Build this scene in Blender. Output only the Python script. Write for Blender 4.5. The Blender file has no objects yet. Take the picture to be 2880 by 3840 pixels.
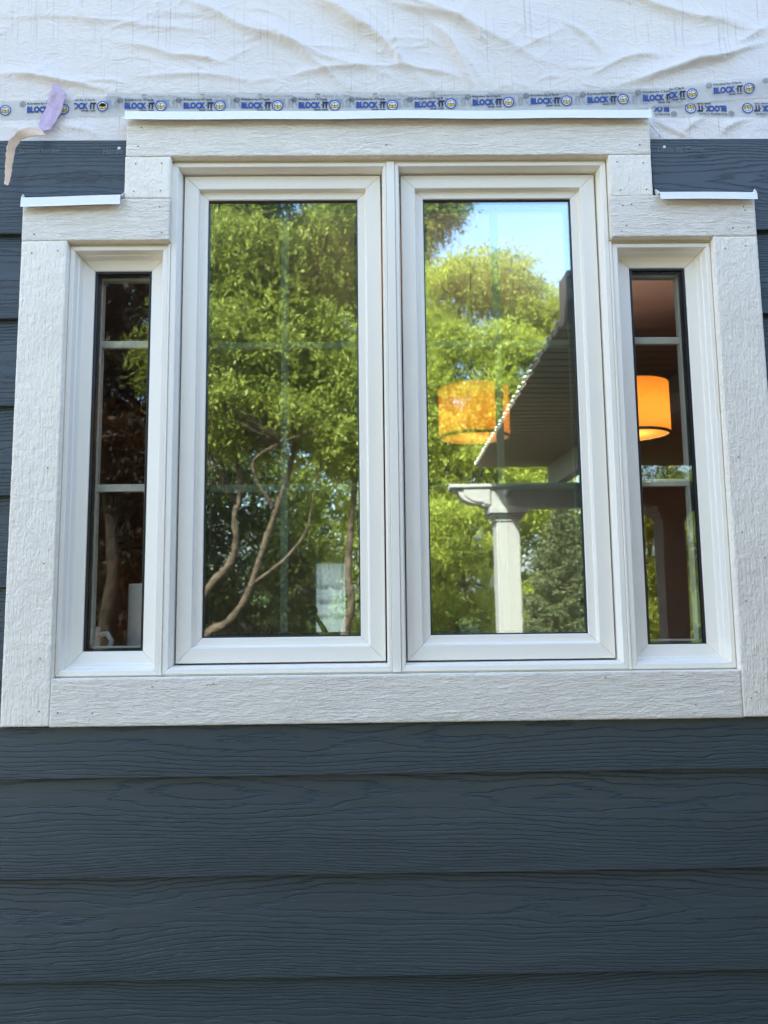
import bpy, math, random
import numpy as np
from mathutils import Vector, Matrix

# ------------------------------------------------------------------ camera, sky, sun, exposure
SC = bpy.context.scene
COL = SC.collection
GROUND = -1.75                                   # the camera is held 1.75 m above the lawn; world z = 0 is the lens

def look():
    yaw, pit, rol = 0.012567, 0.108343, -0.011675
    fw = Vector((math.sin(yaw)*math.cos(pit), math.cos(yaw)*math.cos(pit), math.sin(pit)))
    r = Vector((math.cos(yaw), -math.sin(yaw), 0)); u = r.cross(fw)
    r2 = math.cos(rol)*r + math.sin(rol)*u; u2 = -math.sin(rol)*r + math.cos(rol)*u
    m = Matrix((r2, u2, -fw)).transposed().to_4x4(); m.translation = (0, -1.3927, 0)
    return m
cd = bpy.data.cameras.new('camera'); cam = bpy.data.objects.new('camera', cd); COL.objects.link(cam)
cam.matrix_world = look(); cd.sensor_fit = 'HORIZONTAL'; cd.sensor_width = 36; cd.lens = 36*2700/2880
cd.clip_start = 0.05; cd.clip_end = 2000; SC.camera = cam
cd.dof.use_dof = True; cd.dof.focus_distance = 1.42; cd.dof.aperture_fstop = 7.5   # a phone lens focused on the window

SUN = Vector((-0.52, 0.85, 0)).normalized(); ELEV = math.radians(43)
S = Vector((SUN.x*math.cos(ELEV), SUN.y*math.cos(ELEV), math.sin(ELEV)))
W = bpy.data.worlds.new('World'); SC.world = W; W.use_nodes = True
wn = W.node_tree; sky = wn.nodes.new('ShaderNodeTexSky'); sky.sky_type = 'NISHITA'; sky.sun_disc = False
sky.sun_elevation = ELEV; sky.sun_rotation = math.atan2(SUN.x, SUN.y); sky.dust_density = 3.0; sky.air_density = 1.0; sky.ozone_density = .4
bg = wn.nodes['Background']; wn.links.new(sky.outputs[0], bg.inputs[0]); bg.inputs[1].default_value = 0.15
sl = bpy.data.lights.new('sun', 'SUN'); sl.energy = 4.6; sl.angle = math.radians(0.53); sl.color = (1, .93, .8)
so = bpy.data.objects.new('sun', sl); COL.objects.link(so); so.rotation_euler = S.to_track_quat('Z', 'Y').to_euler()
vs = SC.view_settings; vs.view_transform = 'Standard'; vs.look = 'None'; vs.gamma = 1; vs.exposure = 2.85; vs.use_curve_mapping = False
SC.render.engine = 'CYCLES'; cy = SC.cycles
cy.use_denoising = True; cy.max_bounces = 10; cy.transparent_max_bounces = 24; cy.glossy_bounces = 6; cy.caustics_reflective = False
cy.sample_clamp_indirect = 6

rng = np.random.default_rng(11); random.seed(5)

# ------------------------------------------------------------------ materials
def srgb(r, g, b):
    return tuple((c/255/12.92 if c/255 <= .04045 else ((c/255+.055)/1.055)**2.4) for c in (r, g, b))

class NT:
    """small node-tree helper"""
    def __init__(s, name):
        s.m = bpy.data.materials.new(name); s.m.use_nodes = True; s.t = s.m.node_tree; s.n = s.t.nodes
        s.b = s.n['Principled BSDF']; s.out = s.n['Material Output']
    def new(s, t, **k):
        n = s.n.new(t)
        for a, v in k.items(): setattr(n, a, v)
        return n
    def link(s, a, b): s.t.links.new(a, b)
    def val(s, x):
        if isinstance(x, (int, float)):
            v = s.new('ShaderNodeValue'); v.outputs[0].default_value = x; return v.outputs[0]
        return x
    def math(s, op, a, b=None, c=None):
        n = s.new('ShaderNodeMath', operation=op)
        for i, x in enumerate((a, b, c)):
            if x is None: continue
            if isinstance(x, (int, float)): n.inputs[i].default_value = x
            else: s.link(x, n.inputs[i])
        return n.outputs[0]
    def coord(s, kind='Object', scale=(1, 1, 1), offset=None):
        c = s.new('ShaderNodeTexCoord'); m = s.new('ShaderNodeMapping'); m.inputs['Scale'].default_value = scale
        s.link(c.outputs[kind], m.inputs[0])
        if offset is not None: s.link(offset, m.inputs['Location'])
        return m.outputs[0]
    def noise(s, vec, scale=1, detail=3, rough=.5, dist=0):
        n = s.new('ShaderNodeTexNoise'); n.inputs['Scale'].default_value = scale; n.inputs['Detail'].default_value = detail
        n.inputs['Roughness'].default_value = rough; n.inputs['Distortion'].default_value = dist
        if vec is not None: s.link(vec, n.inputs['Vector'])
        return n.outputs[0]
    def ramp(s, f, stops):
        r = s.new('ShaderNodeValToRGB'); e = r.color_ramp.elements
        while len(e) < len(stops): e.new(.5)
        for i, (p, c) in enumerate(stops):
            e[i].position = p; e[i].color = (*c, 1)
        s.link(f, r.inputs[0]); return r.outputs[0]
    def bump(s, h, dist, strength=1.0, normal=None):
        b = s.new('ShaderNodeBump'); b.inputs['Distance'].default_value = dist; b.inputs['Strength'].default_value = strength
        s.link(h, b.inputs['Height'])
        if normal is not None: s.link(normal, b.inputs['Normal'])
        return b.outputs[0]
    def set(s, color=None, rough=None, normal=None, spec=None, metal=None):
        if color is not None:
            if isinstance(color, tuple): s.b.inputs['Base Color'].default_value = (*color, 1)
            else: s.link(color, s.b.inputs['Base Color'])
        if rough is not None:
            if isinstance(rough, (int, float)): s.b.inputs['Roughness'].default_value = rough
            else: s.link(rough, s.b.inputs['Roughness'])
        if normal is not None: s.link(normal, s.b.inputs['Normal'])
        if spec is not None: s.b.inputs['Specular IOR Level'].default_value = spec
        if metal is not None: s.b.inputs['Metallic'].default_value = metal
        return s.m

M = {}
def simple(name, c, rough=.5, spec=.5, var=.06, scale=8, bump=0.0, bscale=60):
    t = NT(name); v = t.noise(t.coord('Object'), scale, 4, .6)
    lo = tuple(x*(1-var) for x in c); hi = tuple(min(1, x*(1+var)) for x in c)
    col = t.ramp(v, [(.3, lo), (.7, hi)])
    nrm = t.bump(t.noise(t.coord('Object'), bscale, 4, .6), bump) if bump else None
    M[name] = t.set(col, rough, nrm, spec); return M[name]

def mat_siding():
    t = NT('siding_paint'); oi = t.new('ShaderNodeObjectInfo'); rnd = oi.outputs['Random']
    tc = t.new('ShaderNodeTexCoord'); sep = t.new('ShaderNodeSeparateXYZ'); t.link(tc.outputs['Object'], sep.inputs[0])
    off = t.new('ShaderNodeCombineXYZ')
    t.link(t.math('MULTIPLY', rnd, 37.0), off.inputs[0]); t.link(t.math('MULTIPLY', rnd, 11.0), off.inputs[1]); t.link(t.math('MULTIPLY', rnd, 53.0), off.inputs[2])
    zc = t.math('MULTIPLY_ADD', rnd, .07, .055)
    drift = t.math('MULTIPLY', t.math('SUBTRACT', t.noise(t.coord('Object', (.9, 1, 1.5), off.outputs[0]), 1, 1, .4), .5), .11)
    zz = t.math('SUBTRACT', t.math('SUBTRACT', sep.outputs[2], zc), drift)
    q = t.math('POWER', t.math('ABSOLUTE', t.math('DIVIDE', zz, .09)), 1.7)
    low = t.noise(t.coord('Object', (1.6, 1, 5), off.outputs[0]), 1, 2, .5)
    jit = t.noise(t.coord('Object', (9, 1, 90), off.outputs[0]), 1, 4, .65)
    h = t.math('ADD', t.math('MULTIPLY', q, 9.5), t.math('ADD', t.math('MULTIPLY', low, 9.0), t.math('MULTIPLY', jit, 1.9)))
    fr = t.math('FRACT', h)
    # a saw-tooth ridge: slow rise, sharp drop, like pressed cedar grain
    ridge = t.math('MINIMUM', t.math('DIVIDE', t.math('ABSOLUTE', t.math('SUBTRACT', fr, .5)), .17), 1.0)
    mask = t.math('MULTIPLY_ADD', t.noise(t.coord('Object', (3, 1, 22), off.outputs[0]), 1, 3, .6), 1.5, -.18)
    hh = t.math('MULTIPLY', ridge, mask)
    fine = t.noise(t.coord('Object', (25, 1, 420), off.outputs[0]), 1, 3, .6)
    n = t.bump(hh, .0023, 1.0); n = t.bump(fine, .0004, .5, n)
    dirt = t.noise(t.coord('Object', (1.2, 1, 4), off.outputs[0]), 1, 4, .6)
    col = t.ramp(dirt, [(.25, (.038, .054, .062)), (.75, (.050, .068, .076))])
    M['siding'] = t.set(col, .42, n, .45)
mat_siding()

def mat_trim(name, horiz):
    t = NT(name); oi = t.new('ShaderNodeObjectInfo')
    off = t.new('ShaderNodeCombineXYZ'); t.link(t.math('MULTIPLY', oi.outputs['Random'], 31.0), off.inputs[0]); t.link(t.math('MULTIPLY', oi.outputs['Random'], 17.0), off.inputs[2])
    o = off.outputs[0]
    if horiz:
        a = t.noise(t.coord('Object', (24, 1, 150), o), 1, 4, .65, .35)
        h = t.math('MULTIPLY', t.math('ABSOLUTE', t.math('SUBTRACT', a, .5)), 2.0)
        b = t.noise(t.coord('Object', (1, 1, 1), o), 240, 3, .6)
        n = t.bump(h, .0042, 1.0)
    else:
        a = t.noise(t.coord('Object', (230, 1, 22), o), 1, 3, .6, 0)
        c = t.noise(t.coord('Object', (75, 1, 60), o), 1, 3, .6, 0)
        h = t.math('ADD', t.math('MULTIPLY', a, .7), t.math('MULTIPLY', c, .9))
        b = t.noise(t.coord('Object', (1, 1, 1), o), 240, 3, .6)
        n = t.bump(h, .0036, 1.0)
    n = t.bump(b, .0016, .8, n)
    d = t.noise(t.coord('Object', (1, 1, 1), o), 6, 5, .7)
    col = t.ramp(d, [(.25, (.80, .745, .65)), (.55, (.895, .835, .73)), (.8, (.91, .85, .75))])
    M[name] = t.set(col, .5, n, .4)
mat_trim('trim_h', True); mat_trim('trim_v', False)

def mat_wrap():
    t = NT('house_wrap_film')
    l1 = t.noise(t.coord('Object', (420, 1, 9)), 1, 2, .5)
    l2 = t.noise(t.coord('Object', (130, 1, 3)), 1, 3, .6)
    streak = t.ramp(t.noise(t.coord('Object', (260, 1, 5.5)), 1, 2, .5), [(.30, (.56, .53, .49)), (.38, (.735, .69, .635))])
    pat = t.noise(t.coord('Object', (2, 1, 3)), 1, 3, .6)
    tint = t.ramp(pat, [(.3, (.94, .95, 1)), (.7, (1, .98, .96))])
    mx = t.new('ShaderNodeMix', data_type='RGBA', blend_type='MULTIPLY'); mx.inputs[0].default_value = 1
    t.link(streak, mx.inputs[6]); t.link(tint, mx.inputs[7])
    n = t.bump(l1, .0005, .55); n = t.bump(l2, .0007, .5, n)
    cr = t.noise(t.coord('Object', (22, 1, 34)), 1, 4, .6, 1.2); cr = t.math('ABSOLUTE', t.math('SUBTRACT', cr, .5)); n = t.bump(cr, .0060, .7, n)
    fi = t.noise(t.coord('Object', (75, 1, 110)), 1, 3, .6, .6); n = t.bump(fi, .0016, .6, n)
    M['wrap'] = t.set(mx.outputs[2], .34, n, .5)
mat_wrap()

simple('vinyl', (.89, .85, .765), .33, .5, .015, 3)
simple('vinyl_inner', (.62, .63, .54), .4, .4, .03, 4)
simple('flashing', (.84, .85, .86), .28, .5, .02, 5)
simple('flashing_back', (.55, .52, .45), .5, .4, .05, 9)
simple('gasket', (.012, .012, .014), .35, .5, .2, 40)
simple('spacer', (.02, .022, .026), .3, .5, .2, 30)
simple('nail', (.17, .17, .17), .4, .5, .2, 40)
simple('nail_white', (.75, .76, .78), .35, .5, .05, 40)
simple('sheathing', (.30, .24, .16), .8, .2, .2, 30, .0008)
simple('caulk', (.62, .59, .5), .6, .3, .08, 20)
simple('purple', (.60, .42, .68), .5, .35, .07, 40, .0004, 90)
simple('peach', (.78, .58, .43), .55, .3, .08, 40, .0004, 120)
simple('ink_blue', (.018, .060, .27), .5, .3, .15, 200)
simple('ink_navy', (.012, .018, .06), .5, .3, .15, 200)
simple('ink_black', (.015, .015, .02), .5, .3, .15, 200)
simple('ink_yellow', (.66, .44, .05), .5, .3, .1, 200)
simple('ink_white', (.75, .77, .8), .5, .3, .03, 200)
simple('emboss', (.15, .185, .215), .45, .4, .2, 200)
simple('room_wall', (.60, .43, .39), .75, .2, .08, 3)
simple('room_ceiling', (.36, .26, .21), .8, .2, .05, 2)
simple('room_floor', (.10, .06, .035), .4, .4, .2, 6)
simple('cabinet', (.36, .20, .10), .45, .4, .15, 5)
simple('curtain', (.75, .75, .72), .8, .2, .05, 10)
simple('paper', (.82, .82, .80), .8, .2, .03, 40, .0006, 90)
simple('ceramic', (.78, .78, .76), .2, .5, .02, 10)
simple('black_metal', (.012, .012, .012), .35, .5, .2, 20)
simple('bark', (.055, .041, .027), .9, .15, .6, 7, .05, 14)
simple('bark_dark', (.030, .024, .017), .9, .15, .6, 7, .05, 14)
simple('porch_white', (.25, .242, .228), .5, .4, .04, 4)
simple('soffit_board', (.20, .155, .11), .55, .4, .12, 2)
simple('gutter', (.16, .13, .115), .4, .5, .1, 3)
simple('shingle', (.07, .065, .06), .85, .2, .3, 9, .01, 30)
simple('brown_siding', (.17, .085, .06), .6, .3, .12, 3)

def mat_lilac():
    t = NT('lilac_film'); tr = t.new('ShaderNodeBsdfTransparent'); mx = t.new('ShaderNodeMixShader'); mx.inputs[0].default_value = .78
    c = t.ramp(t.noise(t.coord('Object'), 60, 4, .6), [(.3, (.56, .43, .60)), (.7, (.68, .54, .71))])
    n = t.bump(t.math('ABSOLUTE', t.math('SUBTRACT', t.noise(t.coord('Object', (1, 1, .7)), 70, 4, .6, 1.0), .5)), .006, .8)
    t.set(c, .4, n, .4); t.link(tr.outputs[0], mx.inputs[1]); t.link(t.b.outputs[0], mx.inputs[2]); t.link(mx.outputs[0], t.out.inputs[0]); M['purple'] = t.m
mat_lilac()
def mat_tape():
    t = NT('tape_film'); tr = t.new('ShaderNodeBsdfTransparent'); mx = t.new('ShaderNodeMixShader')
    v = t.noise(t.coord('Object'), 14, 4, .6)
    t.link(t.math('MULTIPLY_ADD', v, .25, .28), mx.inputs[0]); t.link(tr.outputs[0], mx.inputs[1]); t.link(t.b.outputs[0], mx.inputs[2])
    t.link(mx.outputs[0], t.out.inputs[0])
    t.set((.60, .61, .59), .22, t.bump(t.noise(t.coord('Object', (1, 1, 2)), 40, 3, .6), .0012, .6), .5); M['tape'] = t.m
mat_tape()

def mat_glass(name, r, tint, wob, haze, rc=(.83, .96, 1)):
    """coated pane: clear transmission, sharp mirror lobe and a weak hazy lobe added to soften the reflections"""
    t = NT(name); tr = t.new('ShaderNodeBsdfTransparent'); tr.inputs[0].default_value = (*tint, 1)
    gl = t.new('ShaderNodeBsdfGlossy'); gl.inputs['Roughness'].default_value = 0.0; gl.inputs['Color'].default_value = (*rc, 1)
    n = t.bump(t.noise(t.coord('Object', (1, 1, 1)), 5.0, 2, .5), wob, 1.0); t.link(n, gl.inputs['Normal'])
    g2 = t.new('ShaderNodeBsdfGlossy'); g2.inputs['Roughness'].default_value = .22; g2.inputs['Color'].default_value = (*rc, 1)
    sm = t.noise(t.coord('Object', (1, 1, 1)), 3.5, 4, .6)
    gm = t.new('ShaderNodeMixShader'); t.link(t.math('MULTIPLY', sm, haze*2), gm.inputs[0]); t.link(gl.outputs[0], gm.inputs[1]); t.link(g2.outputs[0], gm.inputs[2])
    lw = t.new('ShaderNodeLayerWeight'); lw.inputs[0].default_value = .5
    f = t.math('MULTIPLY_ADD', t.math('POWER', lw.outputs['Facing'], 4.0), 1-r, r)
    mx = t.new('ShaderNodeMixShader'); t.link(f, mx.inputs[0]); t.link(tr.outputs[0], mx.inputs[1]); t.link(gm.outputs[0], mx.inputs[2])
    t.link(mx.outputs[0], t.out.inputs[0]); M[name] = t.m
mat_glass('glass_outer', .32, (.90, .93, .91), .00012, .09)
mat_glass('glass_inner', .07, (.92, .94, .92), .00020, .08)
mat_glass('glass_side', .09, (.96, .96, .95), .0002, .05)

def mat_leaf(name, lo, mid, hi, trans):
    t = NT(name); g = t.new('ShaderNodeNewGeometry')
    v = t.noise(t.coord('Object'), .9, 3, .6)
    f = t.math('ADD', t.math('MULTIPLY', g.outputs['Random Per Island'], .5), t.math('MULTIPLY', v, .5))
    c = t.ramp(f, [(.25, lo), (.5, mid), (.78, hi)])
    t.set(c, .55, None, .25)
    tl = t.new('ShaderNodeBsdfTranslucent'); t.link(c, tl.inputs[0]); mx = t.new('ShaderNodeMixShader'); mx.inputs[0].default_value = trans
    t.link(t.b.outputs[0], mx.inputs[1]); t.link(tl.outputs[0], mx.inputs[2]); t.link(mx.outputs[0], t.out.inputs[0]); M[name] = t.m
mat_leaf('leaf_locust', (.14, .17, .030), (.20, .235, .04), (.28, .31, .055), .5)
mat_leaf('leaf_bright', (.20, .25, .040), (.30, .35, .052), (.42, .44, .07), .5)
mat_leaf('leaf_copper', (.012, .010, .006), (.022, .017, .009), (.038, .030, .014), .3)  # deep shade of the left wood put into the leaf colour
mat_leaf('leaf_dark', (.032, .043, .012), (.055, .070, .016), (.09, .105, .024), .4)  # background foliage coloured dark to stand in for shade
mat_leaf('needle', (.055, .068, .030), (.085, .10, .042), (.12, .135, .055), .15)

def mat_grass():
    t = NT('lawn'); a = t.noise(t.coord('Object'), .35, 5, .6); b = t.noise(t.coord('Object'), 30, 3, .7)
    c = t.ramp(t.math('ADD', t.math('MULTIPLY', a, .6), t.math('MULTIPLY', b, .4)), [(.3, (.045, .07, .015)), (.7, (.11, .14, .03))])
    M['lawn'] = t.set(c, .9, t.bump(b, .03), .15)
mat_grass()

def mat_shade():
    for nm, c, em in (('shade', (1.0, .36, .035), .035), ('diffuser', (1.0, .45, .08), .045)):
        t = NT('lamp_'+nm); w = t.noise(t.coord('Object', (220, 220, 220)), 1, 2, .5)
        col = t.ramp(w, [(.3, tuple(x*.86 for x in c)), (.7, c)])
        t.set((.5, .3, .12), .8, None, .2); t.link(col, t.b.inputs['Emission Color']); t.b.inputs['Emission Strength'].default_value = em
        tl = t.new('ShaderNodeBsdfTranslucent'); t.link(col, tl.inputs[0]); mx = t.new('ShaderNodeMixShader'); mx.inputs[0].default_value = .115
        t.link(t.b.outputs[0], mx.inputs[1]); t.link(tl.outputs[0], mx.inputs[2]); t.link(mx.outputs[0], t.out.inputs[0]); M[nm] = t.m
mat_shade()
def mat_curtain():
    t = NT('sheer_curtain'); tl = t.new('ShaderNodeBsdfTranslucent'); tl.inputs[0].default_value = (.8, .8, .78, 1); mx = t.new('ShaderNodeMixShader'); mx.inputs[0].default_value = .6
    v = t.noise(t.coord('Object', (60, 1, 4)), 1, 3, .6); t.set(t.ramp(v, [(.3, (.66, .66, .64)), (.7, (.78, .78, .76))]), .8, None, .2)
    t.link(t.b.outputs[0], mx.inputs[1]); t.link(tl.outputs[0], mx.inputs[2]); t.link(mx.outputs[0], t.out.inputs[0]); M['curtain'] = t.m
mat_curtain()
def mat_daylight_glass():
    t = NT('room_window_glow'); t.set((.5, .55, .6), .1); t.b.inputs['Emission Color'].default_value = (.75, .88, 1, 1); t.b.inputs['Emission Strength'].default_value = .35  # pane glows by itself, standing in for daylight behind it
    M['glowing_glass'] = t.m
mat_daylight_glass()

# ------------------------------------------------------------------ mesh helpers
def link(o, parent=None):
    COL.objects.link(o)
    if parent is not None: o.parent = parent
    return o
def tag(o, label=None, cat=None, group=None, kind=None):
    if label: o['label'] = label
    if cat: o['category'] = cat
    if group: o['group'] = group
    if kind: o['kind'] = kind
    return o
def empty(name, loc, label=None, cat=None, group=None, kind=None):
    o = bpy.data.objects.new(name, None); o.location = loc; link(o); return tag(o, label, cat, group, kind)
def mesh(name, v, f, mat, parent=None, smooth=False, mats=None, mi=None):
    """v in world coordinates; parents here are unrotated empties, so their location is subtracted"""
    me = bpy.data.meshes.new(name); v = np.asarray(v, float)
    o = bpy.data.objects.new(name, me)
    org = np.zeros(3)
    p = parent
    while p is not None: org = org + np.array(p.location); p = p.parent
    me.from_pydata((v-org).tolist(), [], [list(map(int, q)) for q in f])
    for m in (mats or [mat]): me.materials.append(M[m])
    if mi is not None: me.polygons.foreach_set('material_index', np.asarray(mi, np.int32))
    if smooth: me.polygons.foreach_set('use_smooth', [True]*len(me.polygons))
    me.update(); return link(o, parent)
def bigmesh(name, v, quads, mat, parent=None, smooth=False):
    v = np.asarray(v, np.float32); quads = np.asarray(quads, np.int32); k = quads.shape[1]
    org = np.zeros(3); p = parent
    while p is not None: org = org + np.array(p.location); p = p.parent
    v = v-org.astype(np.float32)
    me = bpy.data.meshes.new(name); me.vertices.add(len(v)); me.vertices.foreach_set('co', v.ravel())
    me.loops.add(quads.size); me.loops.foreach_set('vertex_index', quads.ravel())
    me.polygons.add(len(quads)); me.polygons.foreach_set('loop_start', np.arange(0, quads.size, k, dtype=np.int32))
    if smooth: me.polygons.foreach_set('use_smooth', np.ones(len(quads), bool))
    me.materials.append(M[mat]); me.update(calc_edges=True); me.validate()
    return link(bpy.data.objects.new(name, me), parent)
class MB:
    def __init__(s): s.v = []; s.f = []
    def add(s, v, f):
        n = len(s.v); s.v += [tuple(map(float, p)) for p in v]; s.f += [[i+n for i in q] for q in f]; return s
    def box(s, x0, x1, y0, y1, z0, z1):
        return s.add([(x, y, z) for x in (x0, x1) for y in (y0, y1) for z in (z0, z1)],
                     [(0, 1, 3, 2), (4, 6, 7, 5), (0, 4, 5, 1), (2, 3, 7, 6), (0, 2, 6, 4), (1, 5, 7, 3)])
    def prism(s, prof, axis, a, b):
        """prof: closed polygon in the two other axes (order x,y,z without axis)"""
        n = len(prof); V = []
        for t in (a, b):
            for p in prof:
                q = list(p); q.insert(axis, t); V.append(q)
        F = [(i, (i+1) % n, (i+1) % n+n, i+n) for i in range(n)]
        F += [tuple(range(n-1, -1, -1)), tuple(range(n, 2*n))]
        return s.add(V, F)
    def tube(s, path, rad, n=10, cap=True):
        path = [Vector(p) for p in path]; V = []; F = []; up = None
        if isinstance(rad, (int, float)): rad = [rad]*len(path)
        for i, p in enumerate(path):
            d = (path[min(i+1, len(path)-1)]-path[max(i-1, 0)]).normalized()
            a = d.orthogonal() if up is None else (up-d*up.dot(d))
            a.normalize(); up = a; b = d.cross(a)
            for k in range(n):
                t = 2*math.pi*k/n; V.append(p+(a*math.cos(t)+b*math.sin(t))*rad[i])
        for i in range(len(path)-1):
            for k in range(n):
                F.append((i*n+k, i*n+(k+1) % n, (i+1)*n+(k+1) % n, (i+1)*n+k))
        if cap: F += [tuple(range(n-1, -1, -1)), tuple((len(path)-1)*n+k for k in range(n))]
        return s.add(V, F)
    def lathe(s, prof, c, n=32):
        V = []; F = []
        for r, z in prof:
            for k in range(n):
                t = 2*math.pi*k/n; V.append((c[0]+r*math.cos(t), c[1]+r*math.sin(t), c[2]+z))
        for i in range(len(prof)-1):
            for k in range(n): F.append((i*n+k, i*n+(k+1) % n, (i+1)*n+(k+1) % n, (i+1)*n+k))
        return s.add(V, F)
    def build(s, name, mat, parent=None, smooth=False, bevel=0):
        o = mesh(name, s.v, s.f, mat, parent, smooth)
        if bevel:
            b = o.modifiers.new('bevel', 'BEVEL'); b.width = bevel; b.segments = 2; b.limit_method = 'ANGLE'
        return o

def vnoise(x, z, seed=0):
    """smooth value noise on arrays, -1..1"""
    xi = np.floor(x).astype(np.int64); zi = np.floor(z).astype(np.int64); fx = x-xi; fz = z-zi
    fx = fx*fx*(3-2*fx); fz = fz*fz*(3-2*fz)
    def h(a, b):
        n = (a*374761393+b*668265263+seed*1442695041) & 0xffffffff
        n = ((n ^ (n >> 13))*1274126177) & 0xffffffff
        return ((n ^ (n >> 16)) & 0xffff)/32767.5-1
    return (h(xi, zi)*(1-fx)+h(xi+1, zi)*fx)*(1-fz)+(h(xi, zi+1)*(1-fx)+h(xi+1, zi+1)*fx)*fz
def fbm(x, z, oct=4, seed=0, rough=.5):
    r = 0; a = 1; t = 0
    for i in range(oct):
        r = r+a*vnoise(x*2**i, z*2**i, seed+i*7); t += a; a *= rough
    return r/t
def grid_faces(nx, nz):
    i = np.arange(nx-1)[:, None]*nz+np.arange(nz-1)[None, :]
    i = i.ravel(); return np.stack([i, i+nz, i+nz+1, i+1], 1)

# ------------------------------------------------------------------ the setting: lawn, house body
v = [(-400, -400, GROUND), (400, -400, GROUND), (400, 400, GROUND), (-400, 400, GROUND)]
tag(mesh('ground', v, [(0, 1, 2, 3)], 'lawn'), kind='structure')

simple('bounce_soil', (.105, .092, .072), .95, .1, .25, .8, .02, 12)  # unseen tan ground, added to bounce warm light onto the wall
v = [(-16, -13, GROUND+.006), (16, -13, GROUND+.006), (16, .003, GROUND+.006), (-16, .003, GROUND+.006)]
tag(mesh('bounce_yard', v, [(0, 1, 2, 3)], 'bounce_soil'), kind='structure')

XC = .0385                                       # centre line of the window group
OX = .6455                                       # half width of the low opening
CXH = .4425                                      # half width of the tall opening
Z_LOW, Z_HEADS, Z_HEAD, Z_TOPWRAP = -.157, .6975, .873, 3.1
XL, XR = -4.2, 4.2
house = empty('house', (0, 0, GROUND), 'house wall of sheathing behind white wrap and dark slate-blue lap boards', 'house')
wl = MB()
for (a, b, c, d) in [(XL, XR, GROUND, Z_LOW), (XL, XC-OX, Z_LOW, Z_TOPWRAP), (XC+OX, XR, Z_LOW, Z_TOPWRAP),
                     (XC-OX, XC-CXH, Z_HEADS, Z_TOPWRAP), (XC+CXH, XC+OX, Z_HEADS, Z_TOPWRAP), (XC-CXH, XC+CXH, Z_HEAD, Z_TOPWRAP)]:
    wl.box(a, b, .004, .12, c, d)
for (a, b, c, d) in [(XL, XL+.12, .121, 7.0), (XR-.12, XR, .121, 7.0), (XL+.121, XR-.121, 6.88, 7.0)]: wl.box(a, b, c, d, GROUND, Z_TOPWRAP)
wl.build('wall_sheathing', 'sheathing', house)
MB().prism([(-.35, Z_TOPWRAP+.005), (7.3, Z_TOPWRAP+.005), (3.5, Z_TOPWRAP+1.6)], 0, XL-.3, XR+.3).build('roof', 'shingle', house)  # roof out of view, put there to block the sun

# siding boards: real laps, each board an object, 7-inch exposure
Z0, EXPO, TH = .7150, .1754, .0100
def board(x0, x1, zb, zt, notch=None, top=None):
    """one lap board; leans out at the bottom. notch=(xa, xb, z): cut the bottom up to z between xa and xb"""
    def yf(z): return -.0190+(z-zb)*(.0105/EXPO)
    org = empty_local(x0, zb)
    cols = [(x0, x1, zb)]
    if notch:
        xa, xb, zn = notch
        cols = [c for c in [(x0, xa, zb), (xa, xb, zn), (xb, x1, zb)] if c[1]-c[0] > 1e-4]
    poly = []
    for a, b, z in cols: poly += [(a, z), (b, z)]
    poly += [(x1, zt), (x0, zt)] if top is None else [(x1, zt), (top[1], zt), (top[1], top[2]), (top[0], top[2]), (top[0], zt), (x0, zt)]
    n = len(poly)
    V = [(x, yf(z), z) for x, z in poly]+[(x, yf(z)+TH, z) for x, z in poly]
    F = [tuple(range(n)), tuple(range(2*n-1, n-1, -1))]+[(i, i+n, (i+1) % n+n, (i+1) % n) for i in range(n)]
    me = bpy.data.meshes.new('siding_board')
    me.from_pydata([(x-org[0], y-org[1], z-org[2]) for x, y, z in V], [], F); me.materials.append(M['siding']); me.update()
    o = bpy.data.objects.new('siding_board', me); o.location = (org[0], org[1], org[2]-GROUND); link(o, house)
    bv = o.modifiers.new('bevel', 'BEVEL'); bv.width = .0009; bv.segments = 2; bv.limit_method = 'ANGLE'
    return o
def empty_local(x, z): return (round(x, 3), 0.0, z)
ztop = .9205
bL = board(XL, -.4975, Z0, ztop, notch=(-.6965, -.4975, .7955))
bR = board(.574, XR, Z0, .9185, notch=(.574, .7745, .791))
k = 1
while True:
    zb = Z0-EXPO*k; zt = zb+.205
    if zb < GROUND-.1: break
    if zt > -.255 and zb < -.243:                  # course cut round the window's lower trim
        board(XL, XR, zb, zt, top=(-.6962, .7742, -.2452))
    elif zb > -.243:
        board(XL, -.6962, zb, zt); board(.7742, XR, zb, zt)
    else: board(XL, XR, zb, zt)
    k += 1

# pressed lettering and nail heads on the two top boards
def text_mesh(s, size, xs=1.0, bold=0.0, shear=0.0):
    c = bpy.data.curves.new('t', 'FONT'); c.body = s; c.size = 1; c.offset = bold; c.fill_mode = 'FRONT'; c.resolution_u = 3; c.shear = shear
    o = bpy.data.objects.new('t', c); COL.objects.link(o); dg = bpy.context.evaluated_depsgraph_get()
    me = bpy.data.meshes.new_from_object(o.evaluated_get(dg))
    v = np.zeros(len(me.vertices)*3); me.vertices.foreach_get('co', v); v = v.reshape(-1, 3)[:, :2]
    f = [list(p.vertices) for p in me.polygons]
    bpy.data.objects.remove(o); bpy.data.curves.remove(c); bpy.data.meshes.remove(me)
    v = v-v.min(0); hgt = v[:, 1].max()
    return np.stack([v[:, 0]*size/hgt*xs, v[:, 1]*size/hgt], 1), f
def fit_text(s, w, h, bold=0.0, shear=0.0):
    v, f = text_mesh(s, h, 1, bold, shear); v = v.copy(); v[:, 0] *= w/v[:, 0].max(); return v, f
def disc(cx, cz, r, n=10):
    return np.array([(cx+r*math.cos(2*math.pi*i/n), cz+r*math.sin(2*math.pi*i/n)) for i in range(n)]), [list(range(n))]
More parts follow.
